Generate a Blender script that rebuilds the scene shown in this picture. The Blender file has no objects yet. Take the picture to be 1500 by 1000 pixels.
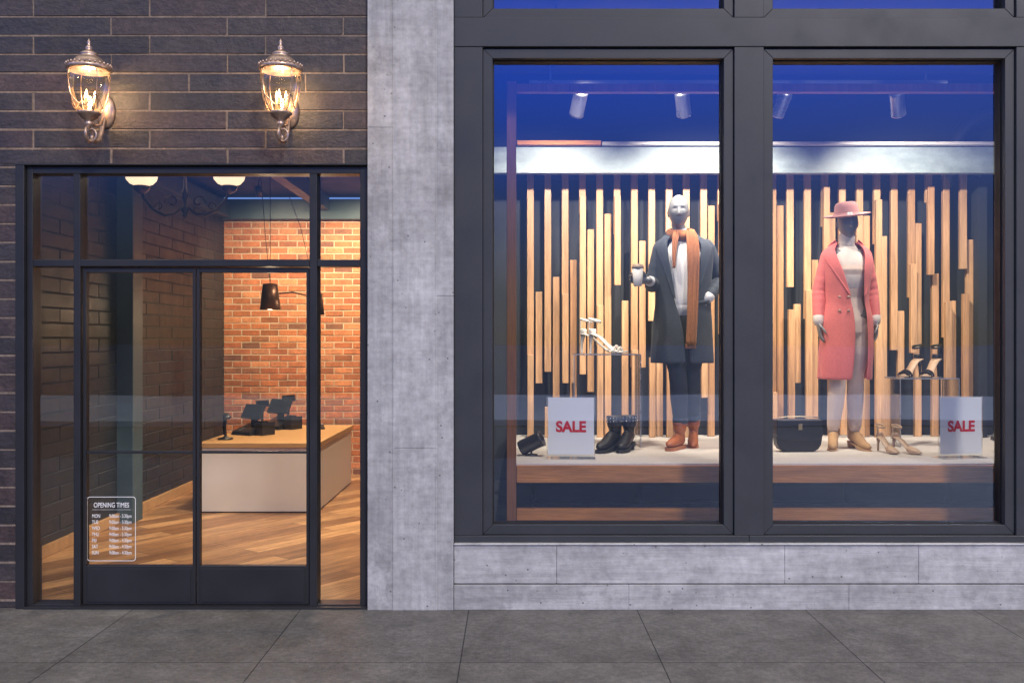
import bpy, bmesh, math, random
from mathutils import Vector, Matrix, noise
R=random.Random(7)
D2R=math.radians
sc=bpy.context.scene
sc.view_settings.view_transform='Standard'
sc.view_settings.look='None'
sc.view_settings.exposure=0

# ---------------------------------------------------------------- helpers
class MB:
    def __init__(s):
        s.v=[];s.f=[];s.m=[];s.t=[];s.sm=[];s.M=Matrix.Identity(4);s.mi=0;s.tint=.5;s.smooth=False
    def add(s,vs,fs,smooth=None):
        o=len(s.v)
        s.v+=[s.M@Vector(v) for v in vs]
        for f in fs:
            s.f.append([o+i for i in f]); s.m.append(s.mi); s.t.append(s.tint); s.sm.append(s.smooth if smooth is None else smooth)
    def box(s,x0,x1,y0,y1,z0,z1):
        vs=[(x,y,z) for z in (z0,z1) for y in (y0,y1) for x in (x0,x1)]
        s.add(vs,[(0,2,3,1),(4,5,7,6),(0,1,5,4),(2,6,7,3),(0,4,6,2),(1,3,7,5)],False)
    def tube(s,path,rad,seg=12,up=(0,0,1),cap='round',closed=False):
        P=[Vector(p) for p in path]; n=len(P)
        if not isinstance(rad,(list,tuple)) : rad=[rad]*n
        rad=[(r,r) if not isinstance(r,(list,tuple)) else r for r in rad]
        up=Vector(up); rings=[]
        for i in range(n):
            if closed: t=P[(i+1)%n]-P[i-1]
            else: t=P[min(i+1,n-1)]-P[max(i-1,0)]
            t.normalize()
            sd=t.cross(up)
            if sd.length<1e-3: sd=t.cross(Vector((1,.01,0)))
            sd.normalize(); nn=sd.cross(t)
            rings.append((P[i],t,sd,nn,rad[i]))
        if cap=='round' and not closed:
            p,t,sd,nn,r=rings[0]; m=min(r); pre=[]
            for k in (0.3,.72): 
                pre.append((p-t*m*math.sqrt(1-k*k),t,sd,nn,(r[0]*k,r[1]*k)))
            p,t,sd,nn,r=rings[-1]; m=min(r); post=[]
            for k in (.72,.3):
                post.append((p+t*m*math.sqrt(1-k*k),t,sd,nn,(r[0]*k,r[1]*k)))
            rings=pre+rings+post
        vs=[]
        for p,t,sd,nn,r in rings:
            for k in range(seg):
                a=2*math.pi*k/seg
                vs.append(p+sd*math.cos(a)*r[0]+nn*math.sin(a)*r[1])
        fs=[];nr=len(rings)
        for i in range(nr if closed else nr-1):
            j=(i+1)%nr
            for k in range(seg):
                l=(k+1)%seg
                fs.append((i*seg+k,i*seg+l,j*seg+l,j*seg+k))
        if not closed and cap:
            fs.append(tuple(range(seg-1,-1,-1))); fs.append(tuple(range((nr-1)*seg,nr*seg)))
        s.add(vs,fs,True)
    def lathe(s,prof,c=(0,0,0),seg=28,M=None,cap=True,sx=1,sy=1):
        c=Vector(c); M=M or Matrix.Identity(3); vs=[];fs=[]
        for r,z in prof:
            for k in range(seg):
                a=2*math.pi*k/seg
                vs.append(c+M@Vector((r*math.cos(a)*sx,r*math.sin(a)*sy,z)))
        n=len(prof)
        for i in range(n-1):
            for k in range(seg):
                l=(k+1)%seg
                fs.append((i*seg+k,i*seg+l,(i+1)*seg+l,(i+1)*seg+k))
        if cap:
            fs.append(tuple(range(seg-1,-1,-1))); fs.append(tuple(range((n-1)*seg,n*seg)))
        s.add(vs,fs,True)
    def ell(s,c,r,seg=14,rings=10,M=None):
        prof=[(max(.02,math.cos(D2R(-90+180*i/rings))),math.sin(D2R(-90+180*i/rings))) for i in range(rings+1)]
        M=M or Matrix.Identity(3)
        S=Matrix.Diagonal(Vector(r))
        s.lathe(prof,c,seg,M@S)
    def prism(s,out,y0,y1,smooth=False):
        n=len(out)
        vs=[(x,y0,z) for x,z in out]+[(x,y1,z) for x,z in out]
        fs=[tuple(range(n)),tuple(range(2*n-1,n-1,-1))]+[(i,i+n,(i+1)%n+n,(i+1)%n) for i in range(n)]
        s.add(vs,fs,smooth)
    def obj(s,name,mats,parent=None,bevel=0,bseg=2,sub=0,solid=0,remesh=0,loc=None,rot=None,nonorm=False,smoothmod=0):
        me=bpy.data.meshes.new(name)
        me.from_pydata([tuple(v) for v in s.v],[],s.f)
        if not isinstance(mats,(list,tuple)): mats=[mats]
        for m in mats: me.materials.append(m)
        me.polygons.foreach_set('material_index',s.m)
        me.polygons.foreach_set('use_smooth',s.sm)
        a=me.attributes.new('tint','FLOAT','FACE'); a.data.foreach_set('value',s.t)
        if not nonorm:
            bm=bmesh.new(); bm.from_mesh(me); bmesh.ops.recalc_face_normals(bm,faces=bm.faces); bm.to_mesh(me); bm.free()
        me.update()
        o=bpy.data.objects.new(name,me); sc.collection.objects.link(o)
        if parent: o.parent=parent
        if loc: o.location=loc
        if rot: o.rotation_euler=rot
        if remesh:
            d=o.modifiers.new('Remesh','REMESH'); d.mode='VOXEL'; d.voxel_size=remesh; d.use_smooth_shade=True
        if smoothmod:
            d=o.modifiers.new('Sm','SMOOTH'); d.factor=.5; d.iterations=smoothmod
        if solid:
            d=o.modifiers.new('Solid','SOLIDIFY'); d.thickness=solid; d.offset=1
        if bevel:
            d=o.modifiers.new('Bevel','BEVEL'); d.width=bevel; d.segments=bseg; d.limit_method='ANGLE'; d.angle_limit=D2R(35); d.harden_normals=False
        if sub:
            d=o.modifiers.new('Sub','SUBSURF'); d.levels=sub; d.render_levels=sub
        return o
def empty(name,loc=(0,0,0),rotz=0,parent=None):
    e=bpy.data.objects.new(name,None); sc.collection.objects.link(e)
    e.empty_display_size=.1; e.location=loc; e.rotation_euler=(0,0,rotz)
    if parent: e.parent=parent
    return e
def TR(x,y,z,rz=0,s=1):
    return Matrix.Translation((x,y,z))@Matrix.Rotation(rz,4,'Z')@Matrix.Scale(s,4)

def pm(name,col,rough=.5,metal=0,layers=((6,(1,1,1),.15),),bumps=(),tint=None,emit=None,estr=0,coat=0,spec=.5,rvar=.1,sheen=0):
    m=bpy.data.materials.new(name); m.use_nodes=True
    nt=m.node_tree; N=nt.nodes; L=nt.links; b=N['Principled BSDF']
    tc=N.new('ShaderNodeTexCoord')
    def nz(scale,st,det=6):
        mp=N.new('ShaderNodeMapping'); mp.inputs['Scale'].default_value=st[:3]
        if len(st)>3: mp.inputs['Rotation'].default_value=(0,D2R(st[3]),0)
        L.new(tc.outputs['Object'],mp.inputs[0])
        n=N.new('ShaderNodeTexNoise'); n.inputs['Scale'].default_value=scale; n.inputs['Detail'].default_value=det; n.inputs['Roughness'].default_value=.6
        L.new(mp.outputs[0],n.inputs[0]); return n.outputs[0]
    if tint:
        at=N.new('ShaderNodeAttribute'); at.attribute_name='tint'
        cr=N.new('ShaderNodeValToRGB'); L.new(at.outputs['Fac'],cr.inputs[0])
        cols=[col]+list(tint)
        el=cr.color_ramp.elements
        while len(el)<len(cols): el.new(.5)
        for i,c in enumerate(cols):
            el[i].position=i/(len(cols)-1); el[i].color=(*c,1)
        cur=cr.outputs[0]
    else:
        rgb=N.new('ShaderNodeRGB'); rgb.outputs[0].default_value=(*col,1); cur=rgb.outputs[0]
    first=None
    for (scl,st,var) in layers:
        o=nz(scl,st); first=first or o
        mr=N.new('ShaderNodeMapRange'); mr.inputs[1].default_value=.28; mr.inputs[2].default_value=.72
        mr.inputs[3].default_value=1-var; mr.inputs[4].default_value=1+var
        L.new(o,mr.inputs[0])
        vm=N.new('ShaderNodeVectorMath'); vm.operation='SCALE'; L.new(cur,vm.inputs[0]); L.new(mr.outputs[0],vm.inputs['Scale']); cur=vm.outputs[0]
    L.new(cur,b.inputs['Base Color'])
    if first and rvar:
        mr=N.new('ShaderNodeMapRange'); mr.inputs[1].default_value=.3; mr.inputs[2].default_value=.7
        mr.inputs[3].default_value=max(.02,rough-rvar); mr.inputs[4].default_value=min(1,rough+rvar)
        L.new(first,mr.inputs[0]); L.new(mr.outputs[0],b.inputs['Roughness'])
    else: b.inputs['Roughness'].default_value=rough
    b.inputs['Metallic'].default_value=metal
    b.inputs['Specular IOR Level'].default_value=spec
    b.inputs['Coat Weight'].default_value=coat
    b.inputs['Sheen Weight'].default_value=sheen
    prev=None
    for (scl,st,strg,dist) in bumps:
        bp=N.new('ShaderNodeBump'); bp.inputs['Strength'].default_value=strg; bp.inputs['Distance'].default_value=dist
        L.new(nz(scl,st),bp.inputs['Height'])
        if prev: L.new(prev,bp.inputs['Normal'])
        prev=bp.outputs[0]
    if prev: L.new(prev,b.inputs['Normal'])
    if emit:
        b.inputs['Emission Color'].default_value=(*emit,1); b.inputs['Emission Strength'].default_value=estr
    return m
def glassmat(name,fac,refl,trans=(1,1,1),rough=0.0,bump=0):
    m=bpy.data.materials.new(name); m.use_nodes=True
    nt=m.node_tree; N=nt.nodes; L=nt.links
    N.remove(N['Principled BSDF']); out=N['Material Output']
    g=N.new('ShaderNodeBsdfGlossy'); g.inputs['Color'].default_value=(*refl,1); g.inputs['Roughness'].default_value=rough
    t=N.new('ShaderNodeBsdfTransparent'); t.inputs['Color'].default_value=(*trans,1)
    lw=N.new('ShaderNodeLayerWeight'); lw.inputs['Blend'].default_value=.25
    mr=N.new('ShaderNodeMapRange'); mr.inputs[3].default_value=fac; mr.inputs[4].default_value=min(1,fac+.7)
    L.new(lw.outputs['Fresnel'],mr.inputs[0])
    mx=N.new('ShaderNodeMixShader'); L.new(mr.outputs[0],mx.inputs[0]); L.new(t.outputs[0],mx.inputs[1]); L.new(g.outputs[0],mx.inputs[2])
    if bump:
        tc=N.new('ShaderNodeTexCoord'); n=N.new('ShaderNodeTexNoise'); n.inputs['Scale'].default_value=1.3; n.inputs['Detail'].default_value=1
        L.new(tc.outputs['Object'],n.inputs[0])
        bp=N.new('ShaderNodeBump'); bp.inputs['Strength'].default_value=bump; bp.inputs['Distance'].default_value=.02
        L.new(n.outputs[0],bp.inputs['Height']); L.new(bp.outputs[0],g.inputs['Normal'])
    L.new(mx.outputs[0],out.inputs[0]); return m

def concrete(name,cols,streak):
    # board-marked concrete: mottling, cement bloom, streaks, bug holes
    m=pm(name,cols[0],.78,0,((1.1,U,.20),(5,U,.18),(22,U,.18),(2.2,streak,.18),(3,(1,1,9,38),.12)),((30,U,.6,.006),(6,streak,.45,.006),(140,U,.35,.002)),tint=cols[1:],rvar=.06)
    nt=m.node_tree; N=nt.nodes; L=nt.links; b=N['Principled BSDF']
    src=b.inputs['Base Color'].links[0].from_socket
    tc=N.new('ShaderNodeTexCoord')
    n=N.new('ShaderNodeTexNoise'); n.inputs['Scale'].default_value=3.2; n.inputs['Detail'].default_value=10; n.inputs['Roughness'].default_value=.75
    L.new(tc.outputs['Object'],n.inputs[0])
    r=N.new('ShaderNodeMapRange'); r.inputs[1].default_value=.52; r.inputs[2].default_value=.66; r.inputs[3].default_value=0; r.inputs[4].default_value=.6
    L.new(n.outputs[0],r.inputs[0])
    mx=N.new('ShaderNodeMix'); mx.data_type='RGBA'; L.new(r.outputs[0],mx.inputs[0]); L.new(src,mx.inputs[6]); mx.inputs[7].default_value=(.57,.565,.57,1)
    v=N.new('ShaderNodeTexVoronoi'); v.inputs['Scale'].default_value=13; L.new(tc.outputs['Object'],v.inputs[0])
    r2=N.new('ShaderNodeMapRange'); r2.inputs[1].default_value=.045; r2.inputs[2].default_value=.09; r2.inputs[3].default_value=.35; r2.inputs[4].default_value=1
    L.new(v.outputs['Distance'],r2.inputs[0])
    vm=N.new('ShaderNodeVectorMath'); vm.operation='SCALE'; L.new(mx.outputs[2],vm.inputs[0]); L.new(r2.outputs[0],vm.inputs['Scale'])
    L.new(vm.outputs[0],b.inputs['Base Color'])
    bp=N.new('ShaderNodeBump'); bp.inputs['Strength'].default_value=.5; bp.inputs['Distance'].default_value=.004
    L.new(r2.outputs[0],bp.inputs['Height']); L.new(b.inputs['Normal'].links[0].from_socket,bp.inputs['Normal']); L.new(bp.outputs[0],b.inputs['Normal'])
    return m

U=(1,1,1)
M={}
M['brickdark']=pm('dark_brick',(.019,.0155,.0165),.5,0,((3,U,.3),(14,U,.4),(60,U,.35)),((45,U,.7,.005),(9,(1,1,3),.5,.008)),tint=[(.032,.025,.026),(.052,.032,.029),(.027,.023,.025)],spec=.6)
M['mortardark']=pm('dark_mortar',(.20,.155,.125),.9,0,((9,U,.35),(60,U,.3)),((90,U,.5,.004),))
M['brickin']=pm('charcoal_brick',(.014,.016,.018),.5,0,((7,U,.3),(40,U,.25)),((60,U,.5,.004),),tint=[(.021,.024,.026),(.025,.027,.028)],spec=.5)
M['mortarin']=pm('grey_mortar',(.08,.086,.085),.9,0,((9,U,.25),),((90,U,.5,.004),))
M['brickor']=pm('orange_brick',(.25,.085,.035),.75,0,((9,U,.3),(50,U,.3)),((60,U,.5,.004),),tint=[(.44,.15,.06),(.33,.10,.042),(.54,.22,.10),(.16,.065,.04)])
M['mortaror']=pm('tan_mortar',(.50,.39,.28),.9,0,((20,U,.2),),((90,U,.5,.004),))
M['concrete']=concrete('board_concrete',[(.31,.31,.312),(.35,.35,.353),(.40,.40,.402)],(9,9,.5))
M['concreteh']=concrete('board_concrete_h',[(.30,.30,.302),(.35,.35,.352),(.43,.43,.432)],(.5,9,9))
M['frame']=pm('anthracite_frame',(.036,.040,.047),.45,0,((3,U,.08),(60,U,.06)),((220,U,.08,.001),),spec=.4)
M['doorframe']=pm('black_steel_frame',(.018,.019,.022),.4,0,((3,U,.08),),((200,U,.08,.001),),spec=.45)
M['gasket']=pm('rubber_gasket',(.008,.008,.009),.6)
M['wglass']=glassmat('display_window_glass',.15,(.50,.66,1.0),(.93,.96,1.0),0,.05)
M['dglass']=glassmat('door_glass',.07,(.7,.85,1.0),(.95,.97,.97),0,.05)
M['acrylic']=glassmat('clear_acrylic',.12,(1,1,1),(.93,.95,.96))
M['lglass']=glassmat('lantern_glass',.04,(1,.95,.85),(.98,.95,.88),.05)
M['oak']=pm('oak_slat',(.38,.20,.09),.5,0,((2.5,(6,6,.5),.28),(14,(8,8,.4),.22)),((20,(8,8,.4),.25,.002),),tint=[(.54,.315,.16),(.45,.25,.12)])
M['oakh']=pm('oak_top',(.46,.27,.12),.45,0,((2.5,(.5,6,6),.2),(14,(.4,8,8),.15)),())
M['oakx']=pm('walnut_beam',(.46,.185,.05),.6,0,((2.5,(.5,6,6),.38),(14,(.4,8,8),.3)),((20,(.4,8,8),.25,.002),),spec=.15)
M['oakz']=pm('walnut_post',(.24,.095,.035),.55,0,((2.5,(6,6,.5),.25),(14,(8,8,.4),.2)),spec=.2)
M['platform']=pm('platform_top',(.58,.54,.50),.6,0,((5,U,.08),(60,U,.10)),((80,U,.2,.002),))
M['darkwall']=pm('charcoal_wall',(.018,.021,.028),.8,0,((3,U,.15),))
M['ceiling']=pm('painted_ceiling',(.07,.075,.15),.8,0,((3,U,.1),))
M['beam']=pm('grey_beam',(.26,.32,.34),.55,0,((2.5,(1,5,5),.22),(12,U,.12),(50,U,.08)),((40,U,.2,.003),))
M['teal']=pm('teal_steel',(.05,.085,.105),.5,0,((4,U,.15),))
M['navy']=pm('navy_ceiling',(.022,.036,.06),.8)
M['white']=pm('white_laminate',(.70,.66,.64),.4,0,((3,U,.03),))
M['black']=pm('black_plastic',(.012,.012,.014),.35)
M['screen']=pm('dark_screen',(.008,.009,.011),.3,rvar=0)
M['blackm']=pm('dark_bronze',(.10,.07,.045),.35,.7)
M['chrome']=pm('brushed_chrome',(.42,.42,.44),.3,.85,((6,U,.1),))
M['darkcyl']=pm('dark_spot_metal',(.08,.08,.09),.35,.6)
M['brass']=pm('antique_rose_brass',(.50,.36,.28),.36,.8,((18,U,.3),(60,U,.2)),((90,U,.3,.002),))
M['bulb']=pm('candle_bulb',(1,.8,.5),.4,emit=(1,.72,.38),estr=7,layers=())
M['candle']=pm('candle_sleeve',(.45,.34,.18),.5,emit=(1,.62,.3),estr=.25,layers=())
M['globe']=pm('opal_globe',(1,.9,.75),.4,emit=(1,.74,.46),estr=1.3,layers=())
M['lampon']=pm('lit_lens',(1,.9,.75),.4,emit=(1,.85,.6),estr=6,layers=())
M['copper']=pm('dark_copper',(.10,.045,.028),.38,.6,((10,U,.2),))
M['mann']=pm('silver_grey_mannequin',(.20,.203,.21),.32,.15,((3,U,.03),),coat=.3,rvar=0)
M['coatblue']=pm('slate_wool_coat',(.026,.034,.050),.9,0,((3,U,.18),(90,U,.25)),((160,U,.5,.003),),sheen=.06)
M['knit']=pm('white_knit',(.62,.61,.62),.9,0,((4,U,.05),),((70,(1,1,3),.5,.004),),sheen=.1)
M['scarf']=pm('rust_scarf',(.30,.105,.035),.95,0,((5,(4,4,.6),.25),(80,U,.2)),((30,(3,3,.4),.6,.008),(120,U,.4,.003)),sheen=.1)
M['jeans']=pm('dark_denim',(.012,.016,.026),.85,0,((8,U,.25),),((150,U,.4,.002),))
M['tanleather']=pm('tan_sneaker_leather',(.34,.095,.03),.45,0,((12,U,.15),),((60,U,.2,.002),))
M['tansole']=pm('sneaker_sole',(.38,.14,.06),.6)
M['coral']=pm('coral_wool',(.66,.15,.14),.85,0,((3,U,.12),(80,U,.1)),((150,U,.4,.003),),sheen=.08)
M['coral2']=pm('coral_button',(.35,.2,.15),.3)
M['cream']=pm('cream_fabric',(.64,.50,.42),.85,0,((5,U,.08),),((110,U,.4,.002),),sheen=.1)
M['creamw']=pm('ivory_knit',(.68,.60,.54),.9,0,((5,U,.05),),((60,(1,1,3),.5,.004),))
M['felt']=pm('pink_felt',(.42,.20,.185),.95,0,((6,U,.08),),sheen=.05)
M['beigeboot']=pm('camel_suede',(.45,.26,.115),.8,0,((12,U,.15),),sheen=.1)
M['bleather']=pm('black_leather',(.008,.008,.009),.42,0,((20,U,.2),),((70,U,.2,.002),))
M['cushion']=pm('black_cushion',(.010,.010,.011),.7,0,((20,U,.2),),spec=.2)
M['wleather']=pm('white_leather',(.72,.68,.62),.4)
M['nude']=pm('nude_leather',(.50,.34,.22),.45)
M['paper']=pm('white_sign_paper',(.78,.78,.78),.6,0,layers=())
M['red']=pm('red_print',(.62,.008,.02),.5,layers=())
M['lid']=pm('cup_lid',(.45,.33,.24),.4)
M['cup']=pm('paper_cup',(.75,.73,.70),.6)
M['decal']=pm('white_vinyl',(.75,.75,.73),.6,layers=())
M['gold']=pm('gold_clasp',(.55,.43,.25),.35,1)
M['rubbers']=pm('black_rubber_sole',(.012,.012,.012),.7)

# ground materials with tile / plank grids
def gridmat(name,c1,c2,mort,w,h,ms,loc,rotz=0,rough=.6,off=0,layers=((1.2,.25),(9,.2),(60,.25)),bump=.4,grain=None,spec=.5):
    m=bpy.data.materials.new(name); m.use_nodes=True
    nt=m.node_tree; N=nt.nodes; L=nt.links; b=N['Principled BSDF']
    tc=N.new('ShaderNodeTexCoord'); mp=N.new('ShaderNodeMapping'); mp.vector_type='TEXTURE'
    mp.inputs['Location'].default_value=loc; mp.inputs['Rotation'].default_value=(0,0,rotz)
    L.new(tc.outputs['Object'],mp.inputs[0])
    br=N.new('ShaderNodeTexBrick'); br.offset=off; br.squash=1
    br.inputs['Color1'].default_value=(*c1,1); br.inputs['Color2'].default_value=(*c2,1); br.inputs['Mortar'].default_value=(*mort,1)
    br.inputs['Scale'].default_value=1; br.inputs['Brick Width'].default_value=w; br.inputs['Row Height'].default_value=h
    br.inputs['Mortar Size'].default_value=ms; br.inputs['Mortar Smooth'].default_value=.3
    L.new(mp.outputs[0],br.inputs[0]); cur=br.outputs[0]; last=None
    for scl,var in layers:
        n=N.new('ShaderNodeTexNoise'); n.inputs['Scale'].default_value=scl; n.inputs['Detail'].default_value=8; n.inputs['Roughness'].default_value=.65
        if grain:
            m2=N.new('ShaderNodeMapping'); m2.inputs['Scale'].default_value=grain; L.new(mp.outputs[0],m2.inputs[0]); L.new(m2.outputs[0],n.inputs[0])
        else: L.new(tc.outputs['Object'],n.inputs[0])
        mr=N.new('ShaderNodeMapRange'); mr.inputs[1].default_value=.3; mr.inputs[2].default_value=.7; mr.inputs[3].default_value=1-var; mr.inputs[4].default_value=1+var
        L.new(n.outputs[0],mr.inputs[0])
        vm=N.new('ShaderNodeVectorMath'); vm.operation='SCALE'; L.new(cur,vm.inputs[0]); L.new(mr.outputs[0],vm.inputs['Scale']); cur=vm.outputs[0]; last=n.outputs[0]
    L.new(cur,b.inputs['Base Color'])
    b.inputs['Roughness'].default_value=rough; b.inputs['Specular IOR Level'].default_value=spec
    bp=N.new('ShaderNodeBump'); bp.inputs['Strength'].default_value=bump; bp.inputs['Distance'].default_value=.004; L.new(last,bp.inputs['Height'])
    b2=N.new('ShaderNodeBump'); b2.invert=True; b2.inputs['Strength'].default_value=.6; b2.inputs['Distance'].default_value=.004
    L.new(br.outputs['Fac'],b2.inputs['Height']); L.new(bp.outputs[0],b2.inputs['Normal']); L.new(b2.outputs[0],b.inputs['Normal'])
    return m
M['pave']=gridmat('stone_paving',(.100,.096,.091),(.122,.117,.110),(.016,.016,.016),1.02,1.02,.0032,(-.2625,0.02,0),0,.6,layers=((1.0,.22),(5,.30),(30,.30),(110,.30)))
M['plank']=gridmat('oak_plank_floor',(.22,.105,.042),(.54,.31,.145),(.045,.022,.012),1.5,.19,.003,(0,0,0),D2R(52),.35,.37,layers=((2,.45),(14,.4)),grain=(.6,6,6),bump=.2)
M['asphalt']=pm('asphalt',(.035,.035,.036),.85,0,((.3,U,.15),(40,U,.25)),((90,U,.6,.005),))
M['plaza']=pm('pale_paving',(.44,.43,.42),.7,0,((.3,U,.15),))

def brick_region(mb,O,u,v,n,u0,u1,v0,v1,bw,bh,j,uo,vo,off,depth=.012,ch=.004,mi=0,seed=1,var=.002):
    r=random.Random(seed); O=Vector(O);u=Vector(u);v=Vector(v);n=Vector(n); mb.mi=mi
    r0=int(math.floor((v0-vo)/bh)); r1=int(math.ceil((v1-vo)/bh))
    for k in range(r0,r1):
        a0=max(v0,vo+k*bh+j/2); a1=min(v1,vo+(k+1)*bh-j/2)
        if a1-a0<.012: continue
        sh=uo+off[k%len(off)]*bw
        c0=int(math.floor((u0-sh)/bw)); c1=int(math.ceil((u1-sh)/bw))
        for c in range(c0,c1+1):
            b0=max(u0,sh+c*bw+j/2); b1=min(u1,sh+(c+1)*bw-j/2)
            mb.tint=r.random()
            if b1-b0<.015: continue
            d=depth+r.uniform(-var,var); e=[r.uniform(-.0008,.0008) for _ in range(4)]
            jt=lambda: r.uniform(-.0015,.0015)
            q=[(b0+jt(),a0+jt()),(b1+jt(),a0+jt()),(b1+jt(),a1+jt()),(b0+jt(),a1+jt())]
            si=[(1,1),(-1,1),(-1,-1),(1,-1)]
            vs=[O+u*x+v*y-n*.004 for x,y in q]+[O+u*x+v*y+n*(d-ch+e[i]) for i,(x,y) in enumerate(q)]+[O+u*(x+si[i][0]*ch)+v*(y+si[i][1]*ch)+n*(d+e[i]) for i,(x,y) in enumerate(q)]
            fs=[]
            for a in (0,4):
                for i in range(4):
                    l=(i+1)%4; fs.append((a+i,a+l,a+4+l,a+4+i))
            fs.append((8,9,10,11)); mb.add(vs,fs,False)

# image pixels to metres on the facade plane: 240 per metre, eye level datum 1.625 m
ex=lambda u:(u-750)/240
ez=lambda w:1.625-(w-500)/240
TOPZ=5.3

bld=empty('storefront_building')
# ---- exterior dark brick
mb=MB()
xd0=ex(25); xd1=ex(539)
brick_region(mb,(0,0,0),(1,0,0),(0,0,1),(0,-1,0),-7,xd1,ez(240),TOPZ,.708,.1146,.010,ex(50),-.065,(0,.667,0.0,.34,.67),depth=.007,ch=.003,seed=3)
brick_region(mb,(0,0,0),(1,0,0),(0,0,1),(0,-1,0),-7,xd0,0,ez(240),.708,.1146,.010,ex(50),-.065,(0,.667,0.0,.34,.67),depth=.007,ch=.003,seed=4)
mb.mi=1
mb.box(-7,xd1-.002,-.0035,.25,ez(240)+.001,TOPZ); mb.box(-7,xd0-.001,-.0035,.25,0,ez(240)-.001)
mb.obj('brick_wall_dark',[M['brickdark'],M['mortardark']],bld,nonorm=False)
# ---- concrete pier (vertical boards with faint fins)
mb=MB()
for a,b,y,t,zs in ((540,578,-.044,.25,2.92),(578,640,-.048,.70,.98),(640,665,-.045,.40,1.9)):
    mb.tint=t; mb.box(ex(a)+.0004,ex(b)-.0004,y,.2,0,zs); mb.tint=t+.1; mb.box(ex(a)+.0004,ex(b)-.0004,y-.001,.2,zs+.0015,TOPZ)
mb.tint=1
mb.box(ex(577.4),ex(578.8),-.0515,.1,0,TOPZ); mb.box(ex(639.4),ex(640.8),-.0515,.1,0,TOPZ)
mb.obj('concrete_pier',[M['concrete']],bld,bevel=.0015)
# ---- concrete plinth below window
mb=MB(); rr=random.Random(5)
xs=[665.5,815,1147,1342,1700,2050,2400]
for i in range(len(xs)-1):
    mb.tint=rr.uniform(.3,.9); mb.box(ex(xs[i])+.0007,ex(xs[i+1])-.0007,-.035,.2,ez(852)+.0005,ez(796))
xs=[665.5,920,1240,1560,1900,2400]
for i in range(len(xs)-1):
    mb.tint=rr.uniform(.4,.7); mb.box(ex(xs[i])+.0004,ex(xs[i+1])-.0004,-.04,.2,0,ez(853.5))
mb.tint=.9; mb.box(ex(665.5),ex(2400),-.05,.2,ez(796)+.002,ez(793.5))
mb.obj('concrete_plinth',[M['concreteh']],bld,bevel=.003)
# ---- window wall frame
mb=MB()
bands=[(665.5,707),(1075,1118),(1487,1530),(1898,1941),(2310,2400)]
ZT=-620
for a,b in bands: mb.box(ex(a),ex(b),-.012,.2,ez(783),ez(70))
mb.box(ex(665.5),ex(1096.5)-.0008,-.014,.2,ez(793),ez(783)-.001); mb.box(ex(1096.5)+.0008,ex(2400),-.014,.2,ez(793),ez(783)-.001)
for a,b in bands: mb.box(ex(a),ex(b),-.012,.2,ez(27),TOPZ)
mb.box(ex(665.5),ex(2400),-.016,.2,ez(70)+.001,ez(27)-.001)
cells=[(707,1075),(1118,1487),(1530,1898),(1941,2310)]
mb2=MB(); mg=MB(); gk=MB()
for a,b in cells:
    for top,bot in ((71,783),(ZT,27)):
        zt=min(TOPZ,ez(top)); zb=ez(bot)
        w=.058
        x0=ex(a)+.002;x1=ex(b)-.002; zb+=.002; zt-=.002
        y0=.006; g2=.0009
        # mitred sash members
        for q in ([(x0,zb),(x0+w,zb+w),(x0+w,zt-w),(x0,zt)],[(x1,zb),(x1,zt),(x1-w,zt-w),(x1-w,zb+w)]):
            mb2.prism([(x,z+(g2 if z<(zb+zt)/2 else -g2)) for x,z in q],y0,.14)
        for q in ([(x0,zb),(x1,zb),(x1-w,zb+w),(x0+w,zb+w)],[(x0,zt),(x0+w,zt-w),(x1-w,zt-w),(x1,zt)]):
            mb2.prism([(x+(g2 if x<(x0+x1)/2 else -g2),z) for x,z in q],y0,.14)
        g=.008
        gk.box(x0+w,x0+w+g,.05,.11,zb+w,zt-w); gk.box(x1-w-g,x1-w,.05,.11,zb+w,zt-w)
        gk.box(x0+w+g,x1-w-g,.05,.11,zb+w,zb+w+g); gk.box(x0+w+g,x1-w-g,.05,.11,zt-w-g,zt-w)
        mg.add([(x0+w,.08,zb+w),(x1-w,.08,zb+w),(x1-w,.08,zt-w),(x0+w,.08,zt-w)],[(0,1,2,3)],False)
mb.obj('window_frame',[M['frame']],bld,bevel=.003)
mb2.obj('window_sash',[M['frame']],bld,bevel=.002)
gk.obj('window_gasket',[M['gasket']],bld)
mg.obj('display_window_glass',[M['wglass']],bld,nonorm=True)
# ---- door unit
mb=MB()
zt=ez(240); 
mb.box(ex(25),ex(38),-.02,.15,0,zt); mb.box(ex(25),ex(539)-.001,-.022,.15,ez(243),zt-.0005)
mb.box(ex(38)+.001,ex(47),.01,.13,0,ez(243)-.001)
mb.box(ex(527),ex(538),.01,.13,0,ez(243)-.001)
mb.box(ex(47),ex(527),.012,.13,ez(254),ez(243)-.002)
mb.box(ex(107),ex(117),.008,.13,0,ez(254)-.001); mb.box(ex(453),ex(464),.008,.13,0,ez(254)-.001)
mb.box(ex(47)+.001,ex(107)-.001,.011,.13,ez(390),ez(380)); mb.box(ex(464)+.001,ex(527)-.001,.011,.13,ez(390),ez(380)); mb.box(ex(117)+.001,ex(453)-.001,.005,.13,ez(390),ez(380))
mb.box(ex(47)+.001,ex(107)-.001,.011,.13,0.0,.02); mb.box(ex(464)+.001,ex(527)-.001,.011,.13,0,.02)
mb.obj('door_frame',[M['doorframe']],bld,bevel=.003)
mb=MB()
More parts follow.
